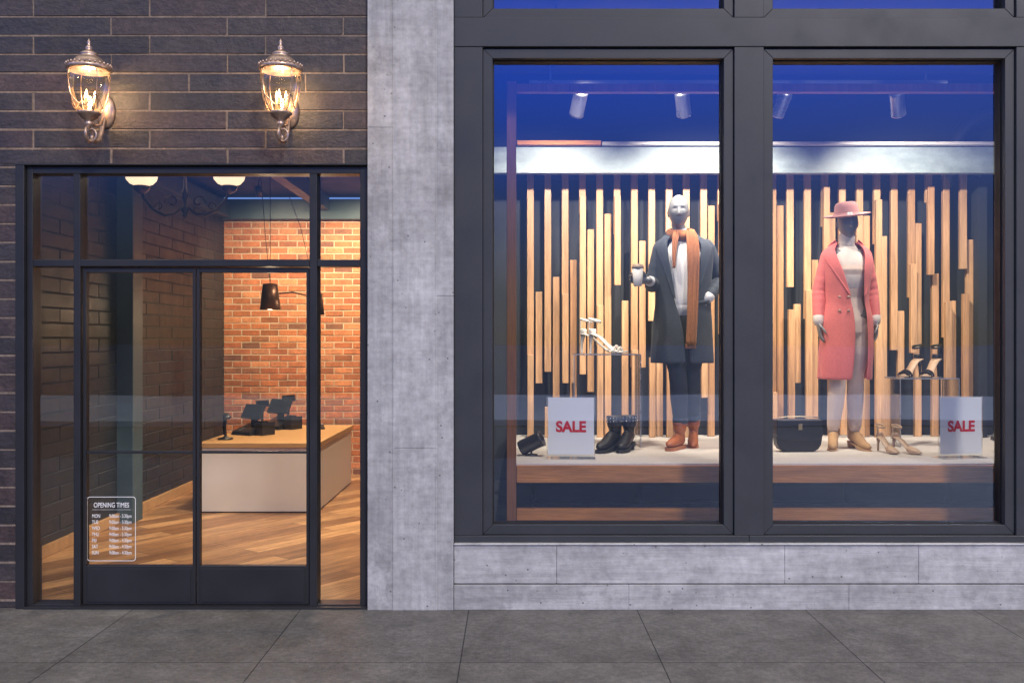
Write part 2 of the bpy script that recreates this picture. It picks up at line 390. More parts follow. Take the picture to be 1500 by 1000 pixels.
for a,b in ((118.5,284.3),(285.7,451.5)):
    x0=ex(a);x1=ex(b); zT=ez(391.5)
    mb.box(x0,x0+.018,.03,.08,.015,zT); mb.box(x1-.018,x1,.03,.08,.015,zT)
    mb.box(x0+.018,x1-.018,.031,.08,zT-.03,zT); mb.box(x0+.018,x1-.018,.031,.08,.015,ez(830))
    mb.box(x0+.018,x1-.018,.035,.075,ez(665),ez(661.5))
    mb.box(x0+.03,x1-.03,.026,.0305,.03,ez(830)-.015)
mb.obj('double_door',[M['doorframe']],bld,bevel=.002)
mg=MB()
def pane(x0,x1,z0,z1,y): mg.add([(x0,y,z0),(x1,y,z0),(x1,y,z1),(x0,y,z1)],[(0,1,2,3)],False)
for a,b in ((47,107),(464,527)): pane(ex(a),ex(b),.02,ez(390),.06); pane(ex(a),ex(b),ez(380),ez(254),.06)
pane(ex(117),ex(453),ez(380),ez(254),.06)
pane(ex(118.5)+.018,ex(284.3)-.018,ez(830),ez(398),.056); pane(ex(285.7)+.018,ex(451.5)-.018,ez(830),ez(398),.056)
mg.obj('door_glass',[M['dglass']],bld,nonorm=True)
mb=MB(); mb.box(ex(38),ex(538),-.03,.15,0.001,.012); mb.obj('threshold',[M['doorframe']],bld,bevel=.002)

# ---- shop interior shell
XL=-3.52; YB=5.9; XR=-.9; ZC=3.38
mb=MB(); mb.add([(XL-.1,.14,.008),(XR+.05,.14,.008),(XR+.05,YB+.1,.008),(XL-.1,YB+.1,.008)],[(0,1,2,3)],False); mb.obj('wood_floor',[M['plank']],bld,nonorm=True)
mb=MB()
brick_region(mb,(XL,0,0),(0,1,0),(0,0,1),(1,0,0),.26,YB,.1,ZC,.708,.1146,.010,.2,-.065,(0,.5),depth=.008,ch=.003,seed=11)
mb.mi=1; mb.box(XL-.2,XL,.26,YB+.2,0,ZC)
mb.obj('interior_side_wall',[M['brickin'],M['mortarin']],bld)
mb=MB(); mb.box(XL-.001,XL+.03,.26,YB-.03,.009,.1); mb.obj('skirting_board',[M['oakh']],bld,bevel=.004)
mb=MB()
brick_region(mb,(0,YB,0),(1,0,0),(0,0,1),(0,-1,0),XL,XR,0,3.1,.225,.077,.013,XL,0,(0,.5),depth=.006,ch=.003,seed=12,var=.0025)
mb.mi=1; mb.box(XL,XR,YB,YB+.2,0,3.3)
mb.obj('interior_back_wall',[M['brickor'],M['mortaror']],bld)
mb=MB(); mb.box(XL-.2,5.4,.2,YB+.2,ZC+.6,ZC+.7); mb.box(-6.9,5.4,.24,.3,ZC+.71,TOPZ); mb.box(-6.9,5.9,.24,YB+.2,TOPZ-.05,TOPZ)
mb.obj('roof_slab',[M['navy']],bld)
mb=MB(); mb.box(XL,XR,.26,YB,ZC,ZC+.2); mb.obj('shop_ceiling',[M['navy']],bld)
mb=MB(); mb.box(XL+.0,XR,YB-.14,YB-.02,3.1,3.34)
mb.box(XL+.002,XL+.15,2.7,2.93,.009,3.12); mb.box(XL+.002,XR,2.68,2.95,3.13,ZC-.001); mb.box(XL+.001,XL+.12,2.96,YB-.15,3.12,3.3)
mb.box(XL+1.2,XL+1.32,2.96,YB-.15,3.2,ZC-.002)
mb.obj('steel_beams',[M['teal']],bld,bevel=.006)
mb=MB(); mb.box(-.9,-.45,.21,YB+.2,0,ZC+.59); mb.obj('partition_wall',[M['darkwall']],bld)
# ---- display room shell
ZD=3.90
mb=MB(); mb.box(-.449,5.2,2.35,2.5,0,ZD); mb.box(5.2,5.4,.21,2.6,0,ZD); mb.obj('display_back_wall',[M['darkwall']],bld)
mb=MB(); mb.box(-.449,5.2,.21,2.349,ZD,ZD+.03); mb.obj('display_ceiling',[M['ceiling']],bld)
mb=MB(); mb.box(-.449,5.2,.201,2.349,.0,.44); mb.obj('display_room_floor',[M['darkwall']],bld)
mb=MB(); mb.box(-.448,5.19,1.86,1.94,2.975,3.184); mb.obj('display_bulkhead_beam',[M['beam']],bld,bevel=.004)
mb=MB(); mb.box(.04,.71,1.8,1.855,3.19,3.225); mb.obj('bulkhead_trim',[M['oakx']],bld,bevel=.003)
mb=MB(); mb.box(.72,5.0,1.8,1.855,3.19,3.215); mb.obj('bulkhead_cap',[M['white']],bld,bevel=.003)
# curved vent duct by the right-hand end of the room
mb=MB(); mb.tube([(4.1+.45*math.cos(D2R(a)),2.12,3.12+.42*math.sin(D2R(a))) for a in range(180,79,-10)],.045,14,(0,1,0)); mb.tube([(3.65,2.12,3.12),(3.65,2.2,2.95)],.045,14,(1,0,0))
mb.obj('vent_duct',[M['darkcyl']],bld)

# ---- display platform with timber frame
PZ=.83
plat=empty('display_platform')
mb=MB(); mb.box(-.03,4.6,.42,2.34,PZ-.02,PZ); mb.obj('platform_top',[M['platform']],plat,bevel=.003)
mb=MB(); mb.box(.03,4.6,.40,.46,PZ-.125,PZ-.012); mb.box(.03,4.6,.40,.46,.46,.535); mb.box(.0,4.6,2.26,2.33,.46,.8)
mb.obj('timber_rails',[M['oakx']],plat,bevel=.004)
mb=MB(); mb.box(.03,4.6,.42,.48,3.255,3.31); mb.box(-.035,.028,.40,.47,.45,3.32); mb.box(4.6,4.66,.40,.47,.45,3.32); mb.box(-.035,.028,1.5,1.56,PZ,3.25)
mb.obj('timber_posts',[M['oakz']],plat,bevel=.004)
mb=MB(); mb.box(-.03,.02,.48,1.49,3.26,3.305); mb.box(4.605,4.65,.48,1.49,3.26,3.305); mb.obj('timber_side_beams',[M['oakz']],plat,bevel=.003)
bn=empty('upholstered_bench',(0,0,0))
mb=MB()
for i in range(6): mb.box(.15+i*.72,.15+i*.72+.71,.8,1.3,.50,.66)
mb.obj('cushions',[M['cushion']],bn,bevel=.03,bseg=3)
mb=MB(); mb.box(.15,4.45,.82,1.28,.44,.5); mb.obj('base',[M['black']],bn)

# ---- slat screen
mb=MB(); rs=random.Random(21)
px=lambda p:(p-750)/176.
pz=lambda w:1.625-(w-500)/176.
hang=[540,550,470,320,505,345,545,470,372,560,430,330,520,450,610,425,465,325,540,470,350,520,430,300,500,400]
stand=[427,405,380,335,312,440,352,405,330,385,300,470,365,420,300,445,380,310,400,315,345,455,326,400,440,350]
for i in range(26):
    x=px(777+25.4*i)
    mb.tint=rs.random(); mb.box(x-.028,x+.028,2.15,2.19,pz(hang[i]+R.uniform(-8,8)),3.03)
    xx=px(789.7+25.4*i)
    mb.tint=rs.random(); mb.box(xx-.028,xx+.028,2.19+.002,2.235,PZ+.001 if i%3 else pz(548+rs.uniform(-15,30)),pz(stand[i]))
    if i%2==0 or hang[i]<400:
        mb.tint=rs.random(); t=hang[i]-rs.uniform(10,60)
        mb.box(x-.026,x+.026,2.105,2.148,max(PZ+.001,pz(min(636,t+rs.choice([130,190,260])))) if i%4 else PZ+.001,pz(t))
    else:
        mb.tint=rs.random(); mb.box(x-.026,x+.026,2.105,2.148,PZ+.001,pz(hang[i]+rs.uniform(20,70)))
scr=mb.obj('wood_slat_screen',[M['oak']],None,bevel=.004)
mb=MB(); mb.box(.02,3.95,2.24,2.3,2.99,3.05); o=mb.obj('top_rail',[M['darkcyl']],scr)
mb=MB(); mb.box(3.86,3.93,2.1,2.3,PZ+.001,2.98); o=mb.obj('end_post',[M['darkwall']],scr)

# ---------------------------------------------------------------- lights
def spot(name,loc,target,power,col,ang=90,blend=.7,size=.03,parent=None):
    l=bpy.data.lights.new(name,'SPOT'); l.energy=power; l.color=col; l.spot_size=D2R(ang); l.spot_blend=blend; l.shadow_soft_size=size
    o=bpy.data.objects.new(name,l); sc.collection.objects.link(o)
    o.rotation_euler=(Vector(target)-Vector(loc)).to_track_quat('-Z','Y').to_euler(); o.location=loc
    if parent: o.parent=parent
    return o
def point(name,loc,power,col,size,parent=None):
    l=bpy.data.lights.new(name,'POINT'); l.energy=power; l.color=col; l.shadow_soft_size=size
    o=bpy.data.objects.new(name,l); sc.collection.objects.link(o); o.location=loc
    if parent: o.parent=parent
    return o
WARM=(1,.76,.50); WW=(1,.87,.70)
def track_set(y,z,xs,targets,power,nm='track_lighting',mat='chrome',ang=95,sz=1.0,blend=.8):
    e=empty(nm)
    mb=MB(); mb.box(min(xs)-.35,max(xs)+.35,y-.015,y+.015,z+.13,z+.16); 
    for x in (min(xs)-.2,max(xs)+.2): mb.box(x-.006,x+.006,y-.006,y+.006,z+.16,ZD)
    mb.obj('track_rail',[M['darkcyl']],e)
    for i,x in enumerate(xs):
        c=Vector((x,y,z)); d=(Vector(targets[i])-c).normalized()
        q=d.to_track_quat('Z','Y').to_matrix()
        mb=MB()
        mb.lathe([(r*sz,h*sz) for r,h in [(.02,-.085),(.042,-.08),(.045,-.07),(.045,.07),(.047,.072),(.047,.08),(.038,.08),(.036,.06)]],c,24,q)
        mb.tube([c+Vector((0,0,.13)),c+Vector((0,0,.05))],.008,8,(0,1,0))
        mb.box(x-.02,x+.02,y-.014,y+.014,z+.105,z+.13)
        mb.mi=1; mb.lathe([(.034*sz,.062*sz),(.001,.063*sz)],c,20,q,cap=False)
        mb.obj('spot_head_%d'%i,[M[mat],M['lampon']],e)
        spot('spot_lamp_%d'%i,tuple(c+d*.1),targets[i],power[i],WW,ang,blend,.03,e)
track_set(.95,3.31,[.473,1.21,1.907,2.73],[(.25,2.1,2.15),(1.55,2.1,2.15),(1.65,2.1,2.15),(3.3,2.1,2.15)],[215,215,215,215],ang=112,sz=1.15,blend=1)
track_set(.64,3.655,[.5,1.0,2.15,3.1],[(.75,1.6,1.0),(1.2,1.25,1.7),(2.4,1.25,1.6),(3.2,1.6,1.0)],[150,75,75,150],'added_front_fill_track',ang=95,blend=1)  # unseen second track, added above the glass to light the mannequins' fronts

# ---------------------------------------------------------------- chandelier / pendants / shop lighting
ch=empty('chandelier',(-2.50,1.5,2.60))
mb=MB()
mb.lathe([(.005,-.03),(.02,-.015),(.012,0),(.03,.02),(.035,.04),(.02,.06),(.012,.1),(.022,.13),(.03,.16),(.014,.2),(.01,.3),(.01,.73),(.05,.75),(.055,.78)],(0,0,0),20)
for s in (-1,1):
    path=[(s*.02,0,.05),(s*.08,0,.0),(s*.16,0,-.01),(s*.24,0,.03),(s*.31,0,.11),(s*.335,0,.17)]
    mb.tube(path,.011,10,(0,1,0))
    sp=[]
    for k in range(14):
        a=k/13*1.7*math.pi; r=.055*(1-k/18); sp.append((s*(.10+r*math.cos(a)),0,.09+r*math.sin(a)))
    mb.tube(sp,.008,8,(0,1,0))
    sp=[(s*(.20+.035*math.cos(k/9*5)*(1-k/14)),0,.055+.035*math.sin(k/9*5)*(1-k/14)) for k in range(10)]
    mb.tube(sp,.006,8,(0,1,0))
    mb.lathe([(.01,.15),(.03,.16),(.055,.18),(.062,.2),(.066,.212),(.03,.22)],(s*.335,0,0),20)
mb.obj('frame',[M['blackm']],ch)
mb=MB()
gs=[(.05,.216),(.085,.23),(.112,.26),(.122,.30),(.112,.35),(.08,.39),(.04,.40)]
for s in (-1,1): mb.lathe(gs,(s*.335,0,0),24)
mb.obj('glass_shades',[M['globe']],ch)
for s in (-1,1): point('bulb',(s*.335,-.0,.47),4.5,WARM,.06,ch)

pd=empty('pendant_lamp',(-2.475,4.0,0))
mb=MB()
mb.lathe([(.105,1.95),(.075,2.21),(.02,2.22),(.02,2.19),(.07,2.19),(.1,1.955)],(0,0,0),28)
mb.lathe([(.085,1.90),(.062,2.12),(.02,2.13),(.02,2.1),(.055,2.1),(.08,1.905)],(.45,.1,0),28)
mb.tube([(.02,0,2.11),(.22,.05,2.13),(.44,.1,2.08)],.008,8)
mb.tube([(0,0,2.22),(-.05,0,2.7),(-.1,0,3.36)],.0035,6,(0,1,0)); mb.tube([(.45,.1,2.12),(.3,.05,2.8),(.1,0,3.36)],.0035,6,(0,1,0)); mb.tube([(.0,0,2.22),(.0,0,3.36)],.0035,6,(0,1,0))
mb.obj('shades',[M['copper']],pd)
mb=MB(); mb.ell((0,0,2.04),(.03,.03,.04)); mb.ell((.45,.1,1.99),(.028,.028,.035)); mb.obj('bulbs',[M['lampon']],pd)
point('bulb_light',(0,0,1.93),15,WARM,.04,pd); point('bulb_light_b',(.45,.1,1.88),15,WARM,.04,pd)

def ceiling_spot(x,y,z,tgt,p,ang=100):
    e=empty('ceiling_spotlight',(x,y,z)); c=Vector((0,0,0)); d=(Vector(tgt)-Vector((x,y,z))).normalized(); q=d.to_track_quat('Z','Y').to_matrix()
    mb=MB(); mb.lathe([(.02,-.06),(.035,-.055),(.038,.05),(.03,.05),(.028,.03)],c,20,q); mb.tube([(0,0,.03),(0,0,ZC-z)],.006,8,(0,1,0))
    mb.mi=1; mb.lathe([(.027,.035),(.001,.036)],c,16,q,cap=False)
    mb.obj('head',[M['darkcyl'],M['lampon']],e)
    s=spot('lamp',tuple(d*.065),tuple(d*2),p,WARM,ang,.9,.04,e)
ceiling_spot(-1.6,4.75,3.25,(-1.8,5.9,1.9),300,125)
ceiling_spot(-2.75,4.6,3.25,(-2.75,5.9,1.8),190,120)
ceiling_spot(-1.8,2.3,3.25,(-2.1,3.1,0),360,88)
ceiling_spot(-1.15,3.6,3.25,(-2.0,4.2,.3),320,115)  # extra spot, added to lighten the counter from the right
ceiling_spot(-1.2,1.3,3.25,(-1.95,1.5,0),290,75)

# ---------------------------------------------------------------- counter + tills
ct=empty('sales_counter',(-2.96,3.23,0))
mb=MB(); mb.box(0,1.12,0,1.94,.02,.62); mb.obj('white_panels',[M['white']],ct,bevel=.004)
mb=MB(); mb.box(-.012,1.135,-.012,1.95,.6205,.668); mb.obj('oak_top',[M['oakh']],ct,bevel=.005)
mb=MB(); mb.box(.02,1.10,.03,1.9,.009,.0195); mb.obj('plinth',[M['black']],ct)
def till(x,y,rz,s=1):
    e=empty('cash_register',(x,y,.669),rz)
    mb=MB(); mb.M=Matrix.Scale(s,4)
    mb.add([(-.13,-.15,0),(.13,-.15,0),(.13,.15,0),(-.13,.15,0),(-.12,-.14,.035),(.12,-.14,.035),(.11,.13,.12),(-.11,.13,.12)],[(0,3,2,1),(4,5,6,7),(0,1,5,4),(1,2,6,5),(2,3,7,6),(3,0,4,7)])
    mb.box(.14,.24,-.08,.1,0,.13); mb.box(.155,.225,-.06,.02,.13,.145)
    mb.box(-.03,.03,.03,.07,.09,.2)
    M0=mb.M; mb.M=M0@Matrix.Translation((0,.03,.22))@Matrix.Rotation(D2R(-32),4,'X'); mb.box(-.13,.13,-.015,.015,-.07,.09); mb.box(-.06,.06,.015,.05,-.04,.05)
    mb.mi=1; mb.box(-.115,.115,-.017,-.0155,-.055,.075); 
    mb.mi=0
    mb.M=M0@Matrix.Translation((.05,.12,.31))@Matrix.Rotation(D2R(15),4,'X')@Matrix.Rotation(D2R(15),4,'Z'); mb.box(-.07,.07,-.014,.014,-.03,.035); mb.M=M0; mb.tube([(.05,.11,.1),(.05,.12,.29)],.012,8,(0,1,0))
    mb.mi=2; mb.M=M0
    for i in range(4):
        for j in range(3): mb.box(-.09+.022*j,-.075+.022*j,-.11+i*.025,-.095+i*.025,.045+i*.008,.052+i*.008)
    mb.obj('till',[M['black'],M['screen'],M['chrome']],e,bevel=.005)
till(-2.70,4.1,D2R(-30)); till(-2.58,4.75,D2R(-25),1.05)
e=empty('barcode_scanner',(-2.80,3.55,.669),D2R(30))
mb=MB(); mb.M=Matrix.Scale(1.2,4)
mb.lathe([(.06,0),(.06,.012),(.02,.02),(.012,.03)],(0,0,0),20); mb.tube([(0,0,.02),(0,.01,.1),(0,-.0,.16)],[.012,.010,.014],10,(0,1,0)); mb.tube([(0,.03,.19),(0,-.03,.2),(0,-.07,.185)],[(.02,.018),(.028,.022),(.034,.018)],12); mb.tube([(0,.02,.18),(0,.035,.1),(0,.03,.05)],[.017,.015,.012],10,(0,1,0))
mb.obj('scanner',[M['black']],e)
e=empty('card_reader',(-2.1,4.7,.669),.3)
mb=MB(); mb.add([(-.04,-.08,0),(.04,-.08,0),(.04,.08,0),(-.04,.08,0),(-.04,-.08,.02),(.04,-.08,.02),(.04,.08,.05),(-.04,.08,.05)],[(0,3,2,1),(4,5,6,7),(0,1,5,4),(1,2,6,5),(2,3,7,6),(3,0,4,7)]); mb.mi=1; mb.box(-.03,.03,.03,.07,.043,.053); mb.obj('reader',[M['black'],M['chrome']],e,bevel=.004)

# ---------------------------------------------------------------- wall lanterns
def lantern(x):
    e=empty('wall_lantern',(x,-.009,2.80)); Y=-.24
    mb=MB()
    mb.lathe([(.002,.592),(.006,.582),(.013,.568),(.007,.556),(.016,.545),(.022,.535),(.014,.525),(.03,.518),(.048,.505),(.05,.498),(.045,.492),(.07,.478),(.088,.458),(.098,.44),(.118,.434),(.125,.424),(.127,.41),(.12,.402),(.105,.40)],(0,Y,0),32)
    for k in range(28):
        a=2*math.pi*k/28; mb.ell((.124*math.cos(a),Y+.124*math.sin(a),.433),(.007,.007,.009),6,5)
    gp=[(.110,.402),(.118,.37),(.118,.33),(.111,.28),(.098,.23),(.077,.18),(.058,.158)]
    for k in range(4):
        a=2*math.pi*(k+.5)/4
        mb.tube([((r+.002)*math.cos(a),Y+(r+.002)*math.sin(a),z) for r,z in gp],.0035,6)
    for k in range(4):
        a0=2*math.pi*(k+.5)/4; pts=[]
        for t in range(9):
            a=a0+t/8*math.pi/2; z=.255-.07*math.sin(t/8*math.pi); 
            r=.106-.026*math.sin(t/8*math.pi); pts.append(((r+.002)*math.cos(a),Y+(r+.002)*math.sin(a),z))
        mb.tube(pts,.003,6)
    mb.lathe([(.05,.166),(.066,.164),(.068,.154),(.058,.146),(.05,.135),(.03,.12),(.016,.11),(.02,.1),(.022,.092),(.012,.082),(.008,.07)],(0,Y,0),24)
    ring=[(0,Y+.045*math.cos(2*math.pi*k/18),.035+.042*math.sin(2*math.pi*k/18)) for k in range(18)]
    mb.tube(ring,[(.011,.009)]*18,8,(1,0,0),closed=True)
    mb.tube([(0,Y+.045,.03),(0,Y+.09,.01),(0,Y+.14,.03),(0,Y+.18,.10),(0,Y+.21,.17),(0,-.01,.21)],[.010,.012,.013,.013,.012,.014],10,(1,0,0))
    mb.tube([(0,Y+.02,.11),(0,Y+.08,.10),(0,Y+.15,.12),(0,Y+.2,.18)],.008,8,(1,0,0))
    ring=[(.028*math.cos(2*math.pi*k/18)+.015,Y,.03+.035*math.sin(2*math.pi*k/18)) for k in range(18)]
    mb.tube(ring,.007,8,(0,1,0),closed=True)
    q=Matrix.Rotation(D2R(90),3,'X')
    mb.lathe([(.058,0),(.06,.008),(.05,.016),(.046,.022),(.03,.03),(.012,.034)],(0,0,.22),28,q,sx=.95,sy=1.7)
    mb.obj('metalwork',[M['brass']],e)
    mb=MB(); mb.lathe(gp,(0,Y,0),32,cap=False); mb.obj('glass',[M['lglass']],e)
    mb=MB()
    for k in range(3):
        a=2*math.pi*k/3+.5; cx,cy=.032*math.cos(a),Y+.032*math.sin(a)
        mb.mi=0; mb.lathe([(.008,.165),(.008,.24)],(cx,cy,0),12)
        mb.mi=1; mb.lathe([(.005,.24),(.008,.25),(.008,.263),(.004,.28),(.001,.29)],(cx,cy,0),12)
    mb.obj('candle_bulbs',[M['candle'],M['bulb']],e)
    point('lamp_light',(0,Y,.325),6,(1,.70,.40),.03,e)
lantern(-2.472); lantern(-1.352)

# ---------------------------------------------------------------- text
def text(name,body,loc,size,mat,parent=None,align='CENTER',bold=0,xs=1,rz=0):
    c=bpy.data.curves.new(name,'FONT'); c.body=body; c.size=size; c.align_x=align; c.align_y='CENTER'; c.offset=bold; c.extrude=.0005
    c.materials.append(mat); o=bpy.data.objects.new(name,c); sc.collection.objects.link(o)
    o.location=loc; o.rotation_euler=(D2R(90),0,rz); o.scale=(xs,1,1)
    if parent: o.parent=parent
    return o
ot=empty('opening_times_sign',(-2.466,.0535,.473))
W,H,r=.150,.198,.018
def rr_pts(W,H,r): 
    out=[]
    for cx,cz,a0 in ((W-r,H-r,0),(-W+r,H-r,90),(-W+r,-H+r,180),(W-r,-H+r,270)):
        for k in range(7): a=D2R(a0+15*k); out.append((cx+r*math.cos(a),cz+r*math.sin(a)))
    return out
o1=rr_pts(W,H,r);o2=rr_pts(W-.004,H-.004,r-.003); n=len(o1)
mb=MB(); mb.add([(x,0,z) for x,z in o1]+[(x,0,z) for x,z in o2],[(i,(i+1)%n,(i+1)%n+n,i+n) for i in range(n)],False); mb.obj('border',[M['decal']],ot,nonorm=True)
text('title','OPENING TIMES',(0,0,.145),.042,M['decal'],ot,bold=.0004,xs=.72)
mb=MB(); mb.add([(-.12,0,.117),(.12,0,.117),(.12,0,.1185),(-.12,0,.1185)],[(0,1,2,3)]); mb.obj('rule',[M['decal']],ot,nonorm=True)
for i,(d,t) in enumerate((('MON','9:00am - 5:30pm'),('TUE','9:00am - 5:30pm'),('WED','9:00am - 5:30pm'),('THU','9:00am - 5:30pm'),('FRI','9:00am - 4:30pm'),('SAT','9:00am - 4:30pm'),('SUN','9:00am - 4:30pm'))):
    z=.078-i*.0375
    text('day_%d'%i,d,(-.12,0,z),.031,M['decal'],ot,'LEFT',bold=.0003,xs=.7); text('hours_%d'%i,t,(.125,0,z),.031,M['decal'],ot,'RIGHT',bold=.0002,xs=.66)
def sale(x,y,rz):
    e=empty('sale_sign',(x,y,PZ),rz)
    mb=MB(); mb.box(-.165,.165,-.004,.004,.008,.42); mb.box(-.165,.165,-.05,.09,.0005,.007); mb.obj('acrylic_stand',[M['acrylic']],e)
    mb=MB(); mb.box(-.155,.155,-.008,-.0045,.03,.415); mb.obj('panel',[M['paper']],e)
    text('lettering','SALE',(0,-.0095,.215),.10,M['red'],e,bold=.0040,xs=.96)
sale(.40,.66,D2R(-4)); sale(3.06,.70,D2R(10))

# ---------------------------------------------------------------- footwear builders (forward = -Y, sole at z=0)
def boot(mb,Mx,h,mats,heel=.02,sole=.018,shaft=(.046,.055),lace=True,toe=1,pointed=False,studs=False):
    up,so,la=mats; mb.M=Mx; mb.mi=up; b=sole
    tw=.040 if not pointed else .033
    z0=heel*.6
    mb.tube([(0,.055,b+.035+z0),(0,.02,b+.042+z0),(0,-.05,b+.040+z0*.6),(0,-.11,b+.030),(0,-.16,b+.024),(0,-.19*toe,b+.020)],[(.030,.036),(.036,.046),(.036,.046),(tw,.033),(tw*.92,.025),(tw*.55,.016)],18)
    mb.tube([(0,.028,b+.04+z0),(0,.022,b+.09+z0),(0,.022,h*.75),(0,.025,h)],[(.034,.042),(.036,.046),(shaft[0]*.93,shaft[1]*.93),shaft],20,(0,1,0),cap='flat')
    mb.tube([(0,.025,h-.012),(0,.025,h+.004)],[(shaft[0]*1.05,shaft[1]*1.05)]*2,20,(0,1,0),cap='flat')
    mb.mi=so
    prof=[(.0,.095),(.022,.09),(.034,.06),(.036,.02),(.033,-.04),(.040,-.10),(.042,-.14),(.034,-.18),(.018,-.205*toe),(0,-.213*toe)]
    if pointed: prof=[(x*.85,y) for x,y in prof]
    out=prof+[(-x,y) for x,y in prof[-2:0:-1]]
    n=len(out)
    def zz(y): return z0 if y>0 else (z0*max(0,1+y/.09))
    vs=[(x,y,zz(y)) for x,y in out]+[(x*1.01,y,zz(y)+sole) for x,y in out]
    mb.add(vs,[tuple(range(n)),tuple(range(2*n-1,n-1,-1))]+[(i,i+n,(i+1)%n+n,(i+1)%n) for i in range(n)],False)
    if heel>.015:
        mb.lathe([(.026,0),(.030,z0+.004)],(0,.055,0),16,sx=1,sy=1.1)
    if lace:
        mb.mi=la
        for k in range(5):
            t=k/4; y=-.085+t*.058; z=b+.068+t*.035+z0*.6
            if k>2: y=-.028; z=b+.10+z0*.6+(k-2)*.028
            mb.tube([(-.022,y+.012,z-.008),(0,y-.004,z+.006),(.022,y+.012,z-.008)],.0035,6)
    if studs:
        mb.mi=3
        for k in range(16):
            a=2*math.pi*k/16
            for dz in (-.008,-.03): mb.ell((shaft[0]*1.05*math.cos(a),.025+shaft[1]*1.05*math.sin(a),h+dz),(.005,.005,.005),6,4)
def heel(mb,Mx,mats,hh=.10,ankle=True,closed=False):
    up,so=mats; mb.M=Mx; mb.mi=so
    st=[(.09,hh,.022),(.06,hh,.030),(.02,hh*.86,.027),(-.03,hh*.45,.025),(-.07,hh*.12+.003,.034),(-.11,.006,.036),(-.14,.007,.026),(-.155,.010,.008)]
    vs=[]
    for y,z,w in st: vs+=[(-w,y,z),(w,y,z),(w,y,z+.008),(-w,y,z+.008)]
    fs=[]
    for i in range(len(st)-1):
        for k in range(4): l=(k+1)%4; fs.append((4*i+k,4*i+l,4*i+4+l,4*i+4+k))
    fs+=[(3,2,1,0),tuple(range(4*len(st)-4,4*len(st)))]
    mb.add(vs,fs,True)
    mb.mi=up
    mb.tube([(0,.075,hh),(0,.082,hh*.6),(0,.083,.002)],[(.018,.015),(.009,.009),(.006,.006)],10,(0,1,0),cap='flat')
    for y0,zz,w,hgt in ((-.085,.008,.037,.035),(-.11,.006,.035,.028)) if not closed else ():
        pts=[(w*math.cos(D2R(a)),y0,zz+hgt*math.sin(D2R(a))) for a in range(0,181,20)]
        mb.tube(pts,[(.010,.003)]*len(pts),8,(0,1,0))
    if closed:
        mb.tube([(0,-.06,.03),(0,-.10,.022),(0,-.13,.016),(0,-.15,.012)],[(.033,.024),(.035,.02),(.024,.013),(.008,.005)],14)
    pts=[(.028*math.cos(D2R(a)),.055+.036*math.sin(D2R(a)),hh+.018) for a in range(10,171,16)]
    mb.tube(pts,[(.0025,.018)]*len(pts),8,(0,0,1))
    if ankle:
        pts=[(.031*math.cos(2*math.pi*k/16),.055+.037*math.sin(2*math.pi*k/16),hh+.085+.010*math.sin(2*math.pi*k/16)) for k in range(16)]
        mb.tube(pts,[(.003,.008)]*16,6,(0,0,1),closed=True)
        mb.tube([(0,.09,hh+.02),(0,.091,hh+.09)],[(.008,.003)]*2,6,(0,1,0))

def rotz(d): return D2R(d)
def pair(name,x,y,z,specs,fn,mats):
    e=empty(name,(x,y,z))
    mb=MB()
    for (dx,dy,rz) in specs: fn(mb,TR(dx,dy,0,rotz(rz)))
    mb.obj('shoes',mats,e)
    return e
pair('black_ankle_boots',.79,1.13,PZ+.001,[(-.055,0,-35),(.06,.05,-22)],lambda mb,T:boot(mb,T@Matrix.Scale(1.1,4),.225,(0,1,2),heel=.05,sole=.022,shaft=(.052,.06),studs=True),[M['bleather'],M['rubbers'],M['black'],M['chrome']])
pair('nude_heels',2.73,1.02,PZ+.001,[(-.055,.02,12),(.06,-.02,28)],lambda mb,T:heel(mb,T,(0,0),.10,True,True),[M['nude']])
def table(name,x,y,w,d,h):
    e=empty(name,(x,y,PZ))
    mb=MB(); t=.008; mb.box(-w/2,w/2,-d/2,d/2,h-t,h); mb.box(-w/2,-w/2+t,-d/2,d/2,.0005,h-t-.0005); mb.box(w/2-t,w/2,-d/2,d/2,.0005,h-t-.0005)
    mb.obj('bent_acrylic',[M['acrylic']],e,bevel=.002)
    mb=MB(); 
    for xx in (-w/2,w/2): mb.box(xx-.003,xx+.003,-d/2-.006,-d/2-.001,.001,h)
    mb.box(-w/2,w/2,-d/2-.006,-d/2-.001,h-.007,h+.001); mb.box(-w/2,w/2,d/2+.001,d/2+.006,h-.007,h+.001)
    mb.obj('edge_rim',[M['chrome']],e)
table('display_table',.715,1.5,.50,.30,.70); table('display_table',3.13,1.5,.44,.30,.52)
pair('white_sandals',.67,1.48,PZ+.702,[(-.03,.05,72),(.02,-.06,58)],lambda mb,T:heel(mb,T@Matrix.Scale(1.3,4),(0,0),.11),[M['wleather']])
pair('black_sandals',3.13,1.48,PZ+.522,[(-.07,.0,-52),(.09,.02,-46)],lambda mb,T:heel(mb,T@Matrix.Scale(1.2,4),(0,1),.11),[M['bleather'],M['nude']])
